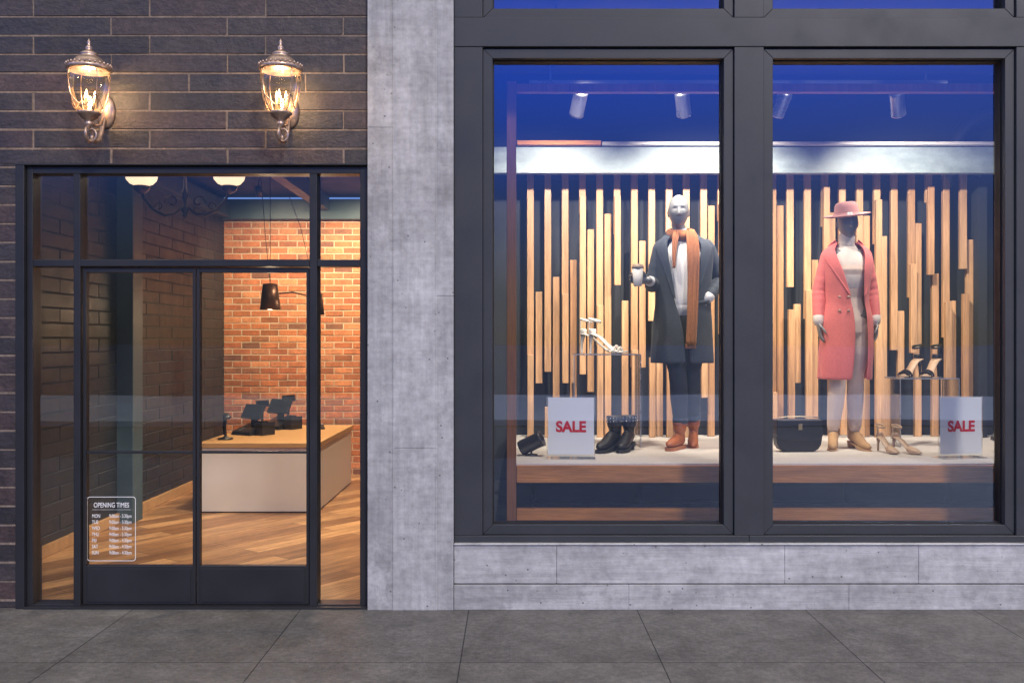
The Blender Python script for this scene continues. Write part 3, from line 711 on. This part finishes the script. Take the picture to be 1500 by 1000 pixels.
# handbag
e=empty('handbag',(2.065,1.1,PZ+.001),D2R(3))
out=[(-.165,.21),(-.168,.10),(-.16,.05),(-.14,.018),(-.10,0),(.10,0),(.14,.018),(.16,.05),(.168,.10),(.165,.21),(.15,.228),(-.15,.228)]
mb=MB(); mb.prism(out,-.05,.05); mb.obj('body',[M['bleather']],e,bevel=.012,bseg=3)
out=[(-.166,.232),(-.170,.12),(-.15,.09),(-.10,.075),(.10,.075),(.15,.09),(.170,.12),(.166,.232)]
mb=MB(); mb.prism(out,-.058,.052); mb.obj('flap',[M['bleather']],e,bevel=.006)
mb=MB(); mb.box(-.014,.014,-.066,-.058,.16,.205); mb.tube([(-.15,-.03,.232),(-.148,-.03,.245),(-.10,-.035,.252),(0,-.04,.254),(.10,-.035,.252),(.148,-.03,.245),(.15,-.03,.232)],.004,8); mb.obj('clasp_and_chain',[M['gold']],e)
# floor spots
def fspot(x,y,tgt):
    e=empty('floor_spotlight',(x,y,PZ)); c=Vector((0,0,.085)); d=Vector(tgt).normalized(); q=d.to_track_quat('Z','Y').to_matrix()
    mb=MB(); mb.lathe([(.03,-.09),(.05,-.085),(.053,-.07),(.053,.07),(.056,.075),(.056,.085),(.046,.085),(.044,.06)],c,28,q)
    mb.lathe([(.045,0.001),(.045,.01),(.01,.014)],(0,0,0),20); mb.tube([(0,0,.01),(0,0,.06)],.008,8,(0,1,0))
    mb.mi=1; mb.lathe([(.042,.066),(.001,.067)],c,20,q,cap=False); mb.obj('body',[M['darkcyl'],M['chrome']],e)
fspot(.135,.85,(.9,-.25,.45)); fspot(3.55,1.05,(-.8,.2,.6))

# ---------------------------------------------------------------- mannequins
def head(mb,c,yaw,s=1,pitch=0):
    T=Matrix.Translation(c)@Matrix.Rotation(yaw,4,'Z')@Matrix.Rotation(pitch,4,'X')@Matrix.Scale(s,4)
    nu,nv=72,56; vs=[]; fs=[]
    g=lambda a,b,w,h:math.exp(-(a/w)**2-(b/h)**2)
    for j in range(nv+1):
        ph=D2R(-89.5+179*j/nv)
        for i in range(nu):
            th=2*math.pi*i/nu
            x=math.sin(th)*math.cos(ph); y=-math.cos(th)*math.cos(ph); z=math.sin(ph)
            jaw=max(0,-z)
            X=x*.077*(1-.26*jaw**1.3); Z=z*.125
            if y<0: Y=y*.098*(1-.02*jaw); X*=1-.06*(-y)
            else: Y=y*.103*(1-.5*jaw)
            if y<.1:
                w=min(1,max(0,(.1-y)/.5))
                if Z>-.030: na=.022*min(1,max(0,(.028-Z)/.055))
                else: na=.022*math.exp(-((Z+.030)/.008)**2)
                d=-na*math.exp(-(X/(.009+.10*max(0,.028-Z)))**2)
                for sx in (-.030,.030):
                    d+=.009*g(X-sx,Z-.012,.017,.013); d-=.005*g(X-sx,Z-.006,.010,.007)
                    d-=.003*g(X-sx*1.5,Z+.02,.018,.018)
                d-=.003*g(X,Z-.036,.05,.012)
                d-=.006*g(X,Z+.055,.018,.006)+.006*g(X,Z+.067,.015,.006)
                d+=.002*g(X,Z+.061,.02,.0025)
                d-=.010*g(X,Z+.100,.022,.018)
                Y+=d*w
            vs.append((X,Y,Z))
    for j in range(nv):
        for i in range(nu): l=(i+1)%nu; fs.append((j*nu+i,j*nu+l,(j+1)*nu+l,(j+1)*nu+i))
    fs.append(tuple(range(nu-1,-1,-1))); fs.append(tuple(range(nv*nu,(nv+1)*nu)))
    M0=mb.M; mb.M=M0@T; mb.add(vs,fs,True)
    for sx in (-1,1): mb.ell((sx*.075,.014,-.008),(.009,.018,.031),10,8)
    mb.M=M0
def hand(mb,w,d,n,s,curl=.35,sc_=1,thumb=.5):
    # w wrist, d finger direction, n palm normal (curl towards), s thumb side
    w=Vector(w);d=Vector(d).normalized(); n=Vector(n); n=(n-d*n.dot(d)).normalized(); s0=Vector(s); sd=d.cross(n); 
    if sd.dot(s0)<0: sd=-sd
    k=sc_
    mb.tube([w,w+d*.03*k,w+d*.065*k,w+d*.095*k],[(.024*k,.018*k),(.031*k,.016*k),(.039*k,.014*k),(.037*k,.011*k)],14,tuple(n))
    for i,(off,L,r) in enumerate(((.030,.072,.0085),(.010,.082,.0088),(-.010,.076,.0085),(-.029,.058,.0075))):
        p=w+d*.088*k+sd*off*k; path=[p-d*.02*k,p]; a=curl*.5
        for q,fr in enumerate((.45,.32,.23)):
            ang=a+curl*q*.9
            dv=(d*math.cos(ang)+n*math.sin(ang)+sd*off*1.2).normalized()
            p=p+dv*L*fr*k; path.append(p)
        mb.tube(path,[r*k,r*k,r*.95*k,r*.85*k,r*.7*k],10,tuple(sd))
    p=w+d*.025*k+sd*.024*k
    d1=(sd*.75+d*.7+n*thumb).normalized(); p1=p+d1*.04*k; d2=(sd*.25+d*.9+n*(thumb+.3)).normalized(); p2=p1+d2*.032*k; p3=p2+(d*1+n*(thumb+.4)).normalized()*.026*k
    mb.tube([p-d1*.01,p1,p2,p3],[.012*k,.0105*k,.0095*k,.007*k],10,tuple(n))
def limb(mb,a,b,c,r,up=(0,1,0)):
    a,b,c=Vector(a),Vector(b),Vector(c)
    pts=[a,a.lerp(b,.5),b.lerp(a,.12),b.lerp(c,.12),b.lerp(c,.45),c]
    mb.tube(pts,[r[0],r[0]*.94+r[1]*.06,r[1],r[1],r[1]*.8+r[2]*.25,r[2]],16,up)
def body(parent,J,fem=False):
    mb=MB(); k=.86 if fem else 1
    head(mb,J['head'],J['yaw'],.95 if fem else 1,J.get('pitch',0))
    nb=Vector(J['neck']); hc=Vector(J['head'])
    mb.tube([nb-Vector((0,0,.06)),nb,hc+Vector((0,.025,-.09)),hc+Vector((0,.03,-.03))],[(.065*k,.05*k),(.052*k,.05*k),(.05*k,.052*k),(.045,.045)],18,(0,1,0))
    mb.tube([(0,0,.90),(0,0,.98),(0,0,1.10),(0,0,1.22),(0,0,1.36),(0,0,1.46),(nb.x,nb.y,nb.z-.02)],[(.13,.09),(.155,.105),(.125*k,.09*k),(.14*k,.1*k),(.16*k,.108*k),(.15*k,.085*k),(.06,.05)],24,(0,1,0))
    for s in 'LR':
        limb(mb,J['sh'+s],J['el'+s],J['wr'+s],(.047*k,.038*k,.027*k))
        limb(mb,J['hip'+s],J['kn'+s],J['an'+s],(.082*k,.056*k,.037*k))
        h=J['hand'+s]; hand(mb,J['wr'+s],h[0],h[1],h[2],h[3],.95 if fem else 1.05,h[4])
    return mb.obj('mannequin_body',[M['mann']],parent,remesh=.0042,smoothmod=1)
def catmull(keys,n):
    out=[];m=len(keys)
    for i in range(m-1):
        p0=keys[max(i-1,0)];p1=keys[i];p2=keys[i+1];p3=keys[min(i+2,m-1)]
        for k in range(n):
            t=k/n
            out.append(tuple(.5*((2*b)+(-a+c)*t+(2*a-5*b+4*c-d)*t*t+(-a+3*b-3*c+d)*t**3) for a,b,c,d in zip(p0,p1,p2,p3)))
    out.append(keys[-1]); return out
def shell(mb,keys,n=48,sub=5,fold=.02,seed=0,freq=7,offs=0):
    # keys: z,cx,cy,a,b,gapL,gapR (degrees from the front)
    rings=catmull(keys,sub); z0=keys[0][0]; z1=keys[-1][0]; vs=[]
    for (z,cx,cy,a,b,gl,gr) in rings:
        t=(z0-z)/(z0-z1)
        for k in range(n+1):
            th=D2R(gl+(360-gl-gr)*k/n)
            f=1+fold*t**1.3*(math.sin(freq*th+seed+t*1.5)+.5*math.sin(freq*1.7*th+seed*2))+.035*noise.noise(Vector((math.sin(th)*2+seed,math.cos(th)*2,z*6)))
            sn,cs=math.sin(th),math.cos(th)
            e=.9
            X=math.copysign(abs(sn)**e,sn); Y=math.copysign(abs(cs)**e,cs)
            vs.append((cx-(a+offs)*f*X, cy-(b+offs)*f*Y, z))
    fs=[]
    for i in range(len(rings)-1):
        for k in range(n): fs.append((i*(n+1)+k,i*(n+1)+k+1,(i+1)*(n+1)+k+1,(i+1)*(n+1)+k))
    mb.add(vs,fs,True)
def sleeve(mb,a,b,c,r,seed=0,segs=20):
    a,b,c=Vector(a),Vector(b),Vector(c); pts=[];rad=[]
    N=12
    for i in range(N+1): 
        t=i/N; pts.append(a.lerp(b,t)); rad.append((r[0]*(1-t)+r[1]*t)*(1+.07*noise.noise(Vector((seed,t*7,0)))+.05*math.sin(i*2.1+seed)*t))
    for i in range(1,N+1):
        t=i/N; pts.append(b.lerp(c,t)); rad.append((r[1]*(1-t)+r[2]*t)*(1+.07*noise.noise(Vector((seed,t*7,3)))+.06*math.sin(i*2.3+seed)*(1-t)))
    for _ in range(2):
        pts=[pts[0]]+[(pts[i-1]+pts[i]*2+pts[i+1])/4 for i in range(1,len(pts)-1)]+[pts[-1]]
    mb.tube(pts,rad,segs,(0,1,0),cap='round')

# ---- male mannequin
man=empty('male_mannequin',(1.271,1.3,PZ),0)
JM=dict(head=(-.036,-.03,1.755),yaw=D2R(-8),neck=(-.015,0,1.585),
 shL=(-.165,0,1.49),elL=(-.215,.0,1.215),wrL=(-.285,-.225,1.235),
 shR=(.185,.01,1.50),elR=(.285,.05,1.26),wrR=(.165,-.075,1.12),
 hipL=(-.085,0,.93),knL=(-.045,-.06,.53),anL=(-.02,-.01,.13),
 hipR=(.085,0,.93),knR=(.07,.03,.53),anR=(.125,.20,.15),
 handL=((-1,-.12,.12),(0,-1,0),(0,0,1),.55,.5),handR=((-.35,.25,-1),(-1,0,0),(0,-1,0),.2,.1))
body(man,JM)
mb=MB() # sweater
mb.tube([(0,-.0,1.03),(0,-.005,1.08),(0,-.008,1.2),(0,-.008,1.36),(0,0,1.46),(-.01,0,1.53),(-.015,0,1.58),(-.015,-.003,1.595)],[(.165,.122),(.17,.128),(.158,.122),(.172,.128),(.168,.108),(.105,.078),(.067,.062),(.064,.060)],32,(0,1,0))
mb.tube([(0,-.002,1.028),(0,-.002,1.07)],[(.172,.129)]*2,32,(0,1,0))
mb.obj('sweater',[M['knit']],man,sub=1)
mb=MB() # trousers
mb.tube([(0,0,.86),(0,0,.95),(0,0,1.06)],[(.15,.105),(.165,.115),(.15,.105)],24,(0,1,0))
limb(mb,JM['hipL'],JM['knL'],(-.02,-.01,.20),(.094,.066,.052)); limb(mb,JM['hipR'],JM['knR'],(.11,.165,.22),(.094,.066,.052))
mb.obj('trousers',[M['jeans']],man,remesh=.008,smoothmod=2)
mb=MB(); mb.tube([(-.021,-.01,.185),(-.022,-.013,.235)],[.056,.058],20,(0,1,0),cap='flat'); mb.tube([(.113,.17,.20),(.106,.155,.25)],[.055,.057],20,(0,1,0),cap='flat')
mb.obj('rolled_cuffs',[pm('denim_cuff',(.03,.04,.06),.85)],man,bevel=.008)
# coat
mb=MB()
ck=[(1.60,-.015,.018,.070,.062,62,60),(1.575,-.01,.012,.105,.075,54,50),(1.545,.0,.005,.165,.095,48,40),(1.50,.005,.0,.205,.115,41,32),(1.42,.005,.0,.212,.138,38,28),(1.28,.005,0,.203,.148,34,24),(1.12,.005,0,.195,.150,26,20),(.98,.0,0,.205,.158,12,12),(.85,-.005,0,.212,.165,4,6),(.635,-.008,0,.222,.175,0,6)]
shell(mb,ck,fold=.026,seed=2)
lk=[(1.61,-.015,.018,.075,.066,50,48),(1.575,-.01,.012,.112,.08,48,44),(1.53,.0,.005,.17,.107,45,36),(1.48,.005,.0,.207,.127,39,30),(1.38,.005,0,.212,.148,35,26),(1.22,.005,0,.200,.155,29,22),(1.10,.005,0,.197,.157,24,19)]
def lapel(mb,keys,widths,side,off=.013):
    rings=catmull(keys,4); ws=catmull([(w,) for w in widths],4); vs=[];n=6
    for (z,cx,cy,a,b,gl,gr),(w,) in zip(rings,ws):
        for k in range(n+1):
            g=(gl if side<0 else gr)-3+w*k/n; th=D2R(g)*(1 if side<0 else -1)
            sn,cs=math.sin(th),math.cos(th); X=math.copysign(abs(sn)**.9,sn)
            vs.append((cx-(a+off)*X,cy-(b+off+.006*(k==n))*abs(cs)**.9,z+.012*k/n))
    fs=[(i*(n+1)+k,i*(n+1)+k+1,(i+1)*(n+1)+k+1,(i+1)*(n+1)+k) for i in range(len(rings)-1) for k in range(n)]
    mb.add(vs,fs,True)
for s in (-1,1): lapel(mb,lk,[60,52,34,40,24,10,2],s)
mb.obj('overcoat',[M['coatblue']],man,solid=.010,sub=1)
mb=MB()
sleeve(mb,(-.155,.0,1.488),(-.222,.01,1.21),(-.262,-.175,1.228),(.070,.060,.046),1)
sleeve(mb,(.17,.005,1.493),(.285,.05,1.25),(.178,-.085,1.135),(.070,.062,.048),2)
mb.tube([(.08,-.158,1.075),(.165,-.125,1.09)],[(.012,.014)]*2,8)
mb.obj('overcoat_sleeves',[M['coatblue']],man,sub=1)
mb=MB(); mb.tube([(-.262,-.176,1.228),(-.272,-.195,1.231)],[.040,.038],16,(0,1,0)); mb.tube([(.178,-.088,1.128),(.160,-.096,1.112)],[.046,.042],16,(0,1,0)); mb.obj('shirt_cuffs',[M['knit']],man)
mb=MB() # scarf
ring=[(-.015+.083*math.cos(2*math.pi*k/24),.004+.078*math.sin(2*math.pi*k/24),1.592+.018*math.sin(2*math.pi*k/24)) for k in range(24)]
mb.tube(ring,[(.022,.034)]*24,12,(0,0,1),closed=True)
def strand(pts,ws,seed):
    # flat folded cloth strand, cross-section is a shallow pleated strip
    P=catmull(pts,5); Wd=catmull([(w,) for w in ws],5); n=10; vs=[]
    for i,(p,(w,)) in enumerate(zip(P,Wd)):
        for k in range(n+1):
            u=k/n*2-1
            yy=-.012*(1-u*u)-.007*math.sin(k*1.9+seed+i*.06)
            vs.append((p[0]+u*w,p[1]+yy,p[2]+.004*math.sin(k*1.3+seed)))
    fs=[(i*(n+1)+k,i*(n+1)+k+1,(i+1)*(n+1)+k+1,(i+1)*(n+1)+k) for i in range(len(P)-1) for k in range(n)]
    return vs,fs
v_,f_=strand([(.040,-.072,1.615),(.048,-.115,1.55),(.050,-.150,1.42),(.048,-.162,1.28),(.042,-.172,1.12),(.034,-.182,.95),(.024,-.188,.775)],[.030,.044,.046,.043,.040,.037,.036],1); mb.add(v_,f_,True)
v_,f_=strand([(-.052,-.066,1.612),(-.075,-.105,1.55),(-.09,-.138,1.44),(-.092,-.150,1.33)],[.026,.022,.014,.008],2); mb.add(v_,f_,True)
mb.obj('scarf',[M['scarf']],man,solid=.006)
mb=MB()
for k in range(12): mb.tube([(-.012+k*.0064,-.194,.777),(-.013+k*.0066,-.197,.745)],.0022,5,(0,1,0))
mb.obj('scarf_fringe',[M['scarf']],man)
mb=MB()
boot(mb,TR(-.035,-.03,0,rotz(-32)),.19,(0,1,2),heel=.0,sole=.026,shaft=(.05,.058))
mb.M=Matrix.Identity(4)
boot(mb,TR(.115,.19,.012,rotz(-12))@Matrix.Rotation(D2R(10),4,'X'),.19,(0,1,2),heel=.0,sole=.026,shaft=(.05,.058))
mb.obj('sneakers',[M['tanleather'],M['tansole'],M['tansole']],man)
mb=MB(); c=(-.372,-.285,1.19)
mb.lathe([(.028,0),(.031,.01),(.041,.13)],c,28); mb.mi=1; mb.lathe([(.043,.128),(.044,.136),(.040,.142),(.039,.154),(.034,.157),(.033,.153)],c,28)
mb.obj('coffee_cup',[M['cup'],M['lid']],man)

# ---- female mannequin
wo=empty('female_mannequin',(2.49,1.3,PZ),0)
JW=dict(head=(.0,-.03,1.672),yaw=D2R(-6),neck=(0,0,1.515),
 shL=(-.145,0,1.44),elL=(-.195,.03,1.18),wrL=(-.215,-.02,.945),
 shR=(.145,0,1.44),elR=(.195,.03,1.18),wrR=(.21,-.01,.945),
 hipL=(-.075,0,.90),knL=(-.075,-.03,.50),anL=(-.10,-.0,.12),
 hipR=(.075,0,.90),knR=(.06,-.02,.50),anR=(.062,.0,.12),
 handL=((.05,-.12,-1),(.95,-.1,0),(0,-1,0),.28,.2),handR=((-.02,-.12,-1),(-.95,-.1,0),(0,-1,0),.28,.2))
body(wo,JW,True)
mb=MB()
mb.tube([(0,-.002,.86),(0,-.002,.95),(0,-.004,1.04),(0,-.006,1.12),(0,-.010,1.22),(0,-.014,1.32),(0,-.004,1.41),(0,0,1.47),(0,0,1.51)],[(.150,.11),(.148,.11),(.125,.095),(.112,.088),(.128,.102),(.138,.118),(.135,.095),(.085,.065),(.055,.052)],28,(0,1,0))
limb(mb,JW['hipL'],JW['knL'],(-.098,0,.16),(.090,.062,.046)); limb(mb,JW['hipR'],JW['knR'],(.062,0,.16),(.090,.062,.046))
mb.tube([(-.118,-.006,1.065),(0,-.085,1.07),(.118,-.006,1.065)],[(.004,.014)]*3,8)
mb.obj('cream_outfit',[M['cream']],wo,remesh=.007,smoothmod=2)
mb=MB(); mb.tube([(0,-.003,1.49),(0,-.006,1.53),(0,-.008,1.555),(0,-.008,1.575)],[(.062,.058),(.056,.056),(.056,.057),(.054,.055)],24,(0,1,0)); mb.tube([(0,-.007,1.535),(0,-.009,1.58)],[(.060,.060)]*2,24,(0,1,0)); 
mb.tube([(0,-.010,1.20),(0,-.013,1.32),(0,-.005,1.42),(0,0,1.485)],[(.130,.106),(.142,.123),(.138,.099),(.075,.062)],24,(0,1,0)); mb.obj('turtleneck',[M['creamw']],wo,sub=1)
mb=MB()
wk=[(1.525,0,.018,.068,.056,70,66),(1.505,0,.012,.10,.07,58,54),(1.475,0,.006,.145,.088,46,42),(1.43,0,.0,.172,.105,37,34),(1.34,0,0,.172,.130,26,30),(1.20,0,0,.158,.128,12,32),(1.08,0,0,.155,.125,2,34),(.95,0,0,.178,.140,-3,34),(.75,-.002,0,.182,.155,-3,34),(.515,-.008,0,.185,.165,2,30)]
shell(mb,wk,fold=.026,seed=5)
lk=[(1.535,0,.018,.072,.060,60,58),(1.505,0,.012,.105,.075,52,50),(1.465,0,.006,.15,.095,43,40),(1.41,0,0,.172,.115,34,33),(1.32,0,0,.172,.134,24,29),(1.20,0,0,.160,.131,13,32),(1.12,0,0,.158,.129,6,33)]
for s in (-1,1): lapel(mb,lk,[60,54,36,46,30,12,2],s)
mb.obj('coral_coat',[M['coral']],wo,solid=.009,sub=1)
mb=MB()
sleeve(mb,(-.130,0,1.435),(-.195,.03,1.18),(-.213,-.015,.975),(.060,.052,.042),3); sleeve(mb,(.130,0,1.435),(.195,.03,1.18),(.209,-.005,.975),(.060,.052,.042),4)
mb.obj('coral_coat_sleeves',[M['coral']],wo,sub=1)
mb=MB(); mb.tube([(-.213,-.015,.985),(-.215,-.02,.945)],[.041,.039],16,(0,1,0)); mb.tube([(.209,-.005,.985),(.210,-.01,.945)],[.041,.039],16,(0,1,0)); mb.obj('cuffs',[M['creamw']],wo)
mb=MB()
for z in (1.12,1.02): 
    mb.lathe([(.011,0),(.011,.004),(.006,.006)],(-.035,-.145,z),14,Matrix.Rotation(D2R(90),3,'X')); mb.lathe([(.011,0),(.011,.004),(.006,.006)],(-.095,-.129,z),14,Matrix.Rotation(D2R(90),3,'X'))
mb.obj('buttons',[M['coral2']],wo)
mb=MB()
hm=Matrix.Rotation(D2R(-7),3,'Y')@Matrix.Rotation(D2R(8),3,'X')
mb.lathe([(.088,.0),(.12,-.004),(.155,-.002),(.172,.008),(.174,.012),(.155,.004),(.12,.003),(.092,.012),(.088,.05),(.082,.085),(.065,.104),(.03,.106),(.001,.098)],(0,-.005,1.728),40,hm,cap=False,sx=.98,sy=1.05)
mb.mi=1; mb.lathe([(.0925,.012),(.0905,.034)],(0,-.005,1.728),40,hm,cap=False,sx=.98,sy=1.05)
mb.obj('fedora_hat',[M['felt'],pm('hat_band',(.28,.125,.12),.8)],wo,sub=1)
mb=MB()
boot(mb,TR(-.10,-.01,0,rotz(-22)),.23,(0,1,1),heel=.07,sole=.010,shaft=(.042,.046),lace=False,pointed=True)
boot(mb,TR(.062,-.01,0,rotz(10)),.23,(0,1,1),heel=.07,sole=.010,shaft=(.042,.046),lace=False,pointed=True)
mb.obj('ankle_boots',[M['beigeboot'],M['beigeboot']],wo)

# ---------------------------------------------------------------- ground, street
mb=MB(); mb.add([(-400,-400,-.13),(400,-400,-.13),(400,400,-.13),(-400,400,-.13)],[(0,1,2,3)],False); mb.obj('ground',[M['asphalt']],None,nonorm=True)
mb=MB(); mb.box(-40,40,-7.5,8,-.126,0); mb.obj('pavement',[M['pave']],None,bevel=.01)
mb=MB(); mb.box(-40,40,-23,-14,-.126,0); mb.obj('far_pavement',[M['plaza']],None,bevel=.01)

# ---------------------------------------------------------------- sun + sky
sd=Vector((-.115,.24,-.155)).normalized()
l=bpy.data.lights.new('sun','SUN'); l.energy=1.7; l.angle=D2R(7); l.color=(1,.90,.80)
so=bpy.data.objects.new('sun',l); sc.collection.objects.link(so); so.rotation_euler=sd.to_track_quat('-Z','Y').to_euler(); so.location=(3,-8,8)
w=bpy.data.worlds.new('World'); sc.world=w; w.use_nodes=True
N=w.node_tree.nodes; L=w.node_tree.links
bg=N['Background']; out=N['World Output']
sky=N.new('ShaderNodeTexSky'); sky.sky_type='NISHITA'; sky.sun_disc=False; sky.sun_elevation=math.asin(-sd.z); sky.sun_rotation=math.atan2(-sd.x,-sd.y)
L.new(sky.outputs[0],bg.inputs[0]); bg.inputs[1].default_value=.012
tc=N.new('ShaderNodeTexCoord'); sp=N.new('ShaderNodeSeparateXYZ'); L.new(tc.outputs['Generated'],sp.inputs[0])
cr=N.new('ShaderNodeValToRGB'); L.new(sp.outputs[2],cr.inputs[0])
st=[(0,(.03,.03,.03)),(.06,(.04,.045,.07)),(.13,(.05,.09,.22)),(.19,(.05,.13,.52)),(.26,(.04,.17,.95)),(.34,(.05,.19,1.0)),(.44,(.58,.55,.53)),(1,(.62,.58,.54))]
el=cr.color_ramp.elements
while len(el)<len(st): el.new(.5)
for i,(p,c) in enumerate(st): el[i].position=p; el[i].color=(*c,1)
b2=N.new('ShaderNodeBackground'); b2.inputs[1].default_value=2.1; L.new(cr.outputs[0],b2.inputs[0])
ad=N.new('ShaderNodeAddShader'); L.new(bg.outputs[0],ad.inputs[0]); L.new(b2.outputs[0],ad.inputs[1]); L.new(ad.outputs[0],out.inputs[0])

cam=bpy.data.cameras.new('camera'); co=bpy.data.objects.new('camera',cam); sc.collection.objects.link(co)
co.location=(0,-5.9,1.625); co.rotation_euler=(D2R(90),0,0); cam.lens=34; cam.sensor_width=36; cam.clip_end=1500
sc.camera=co
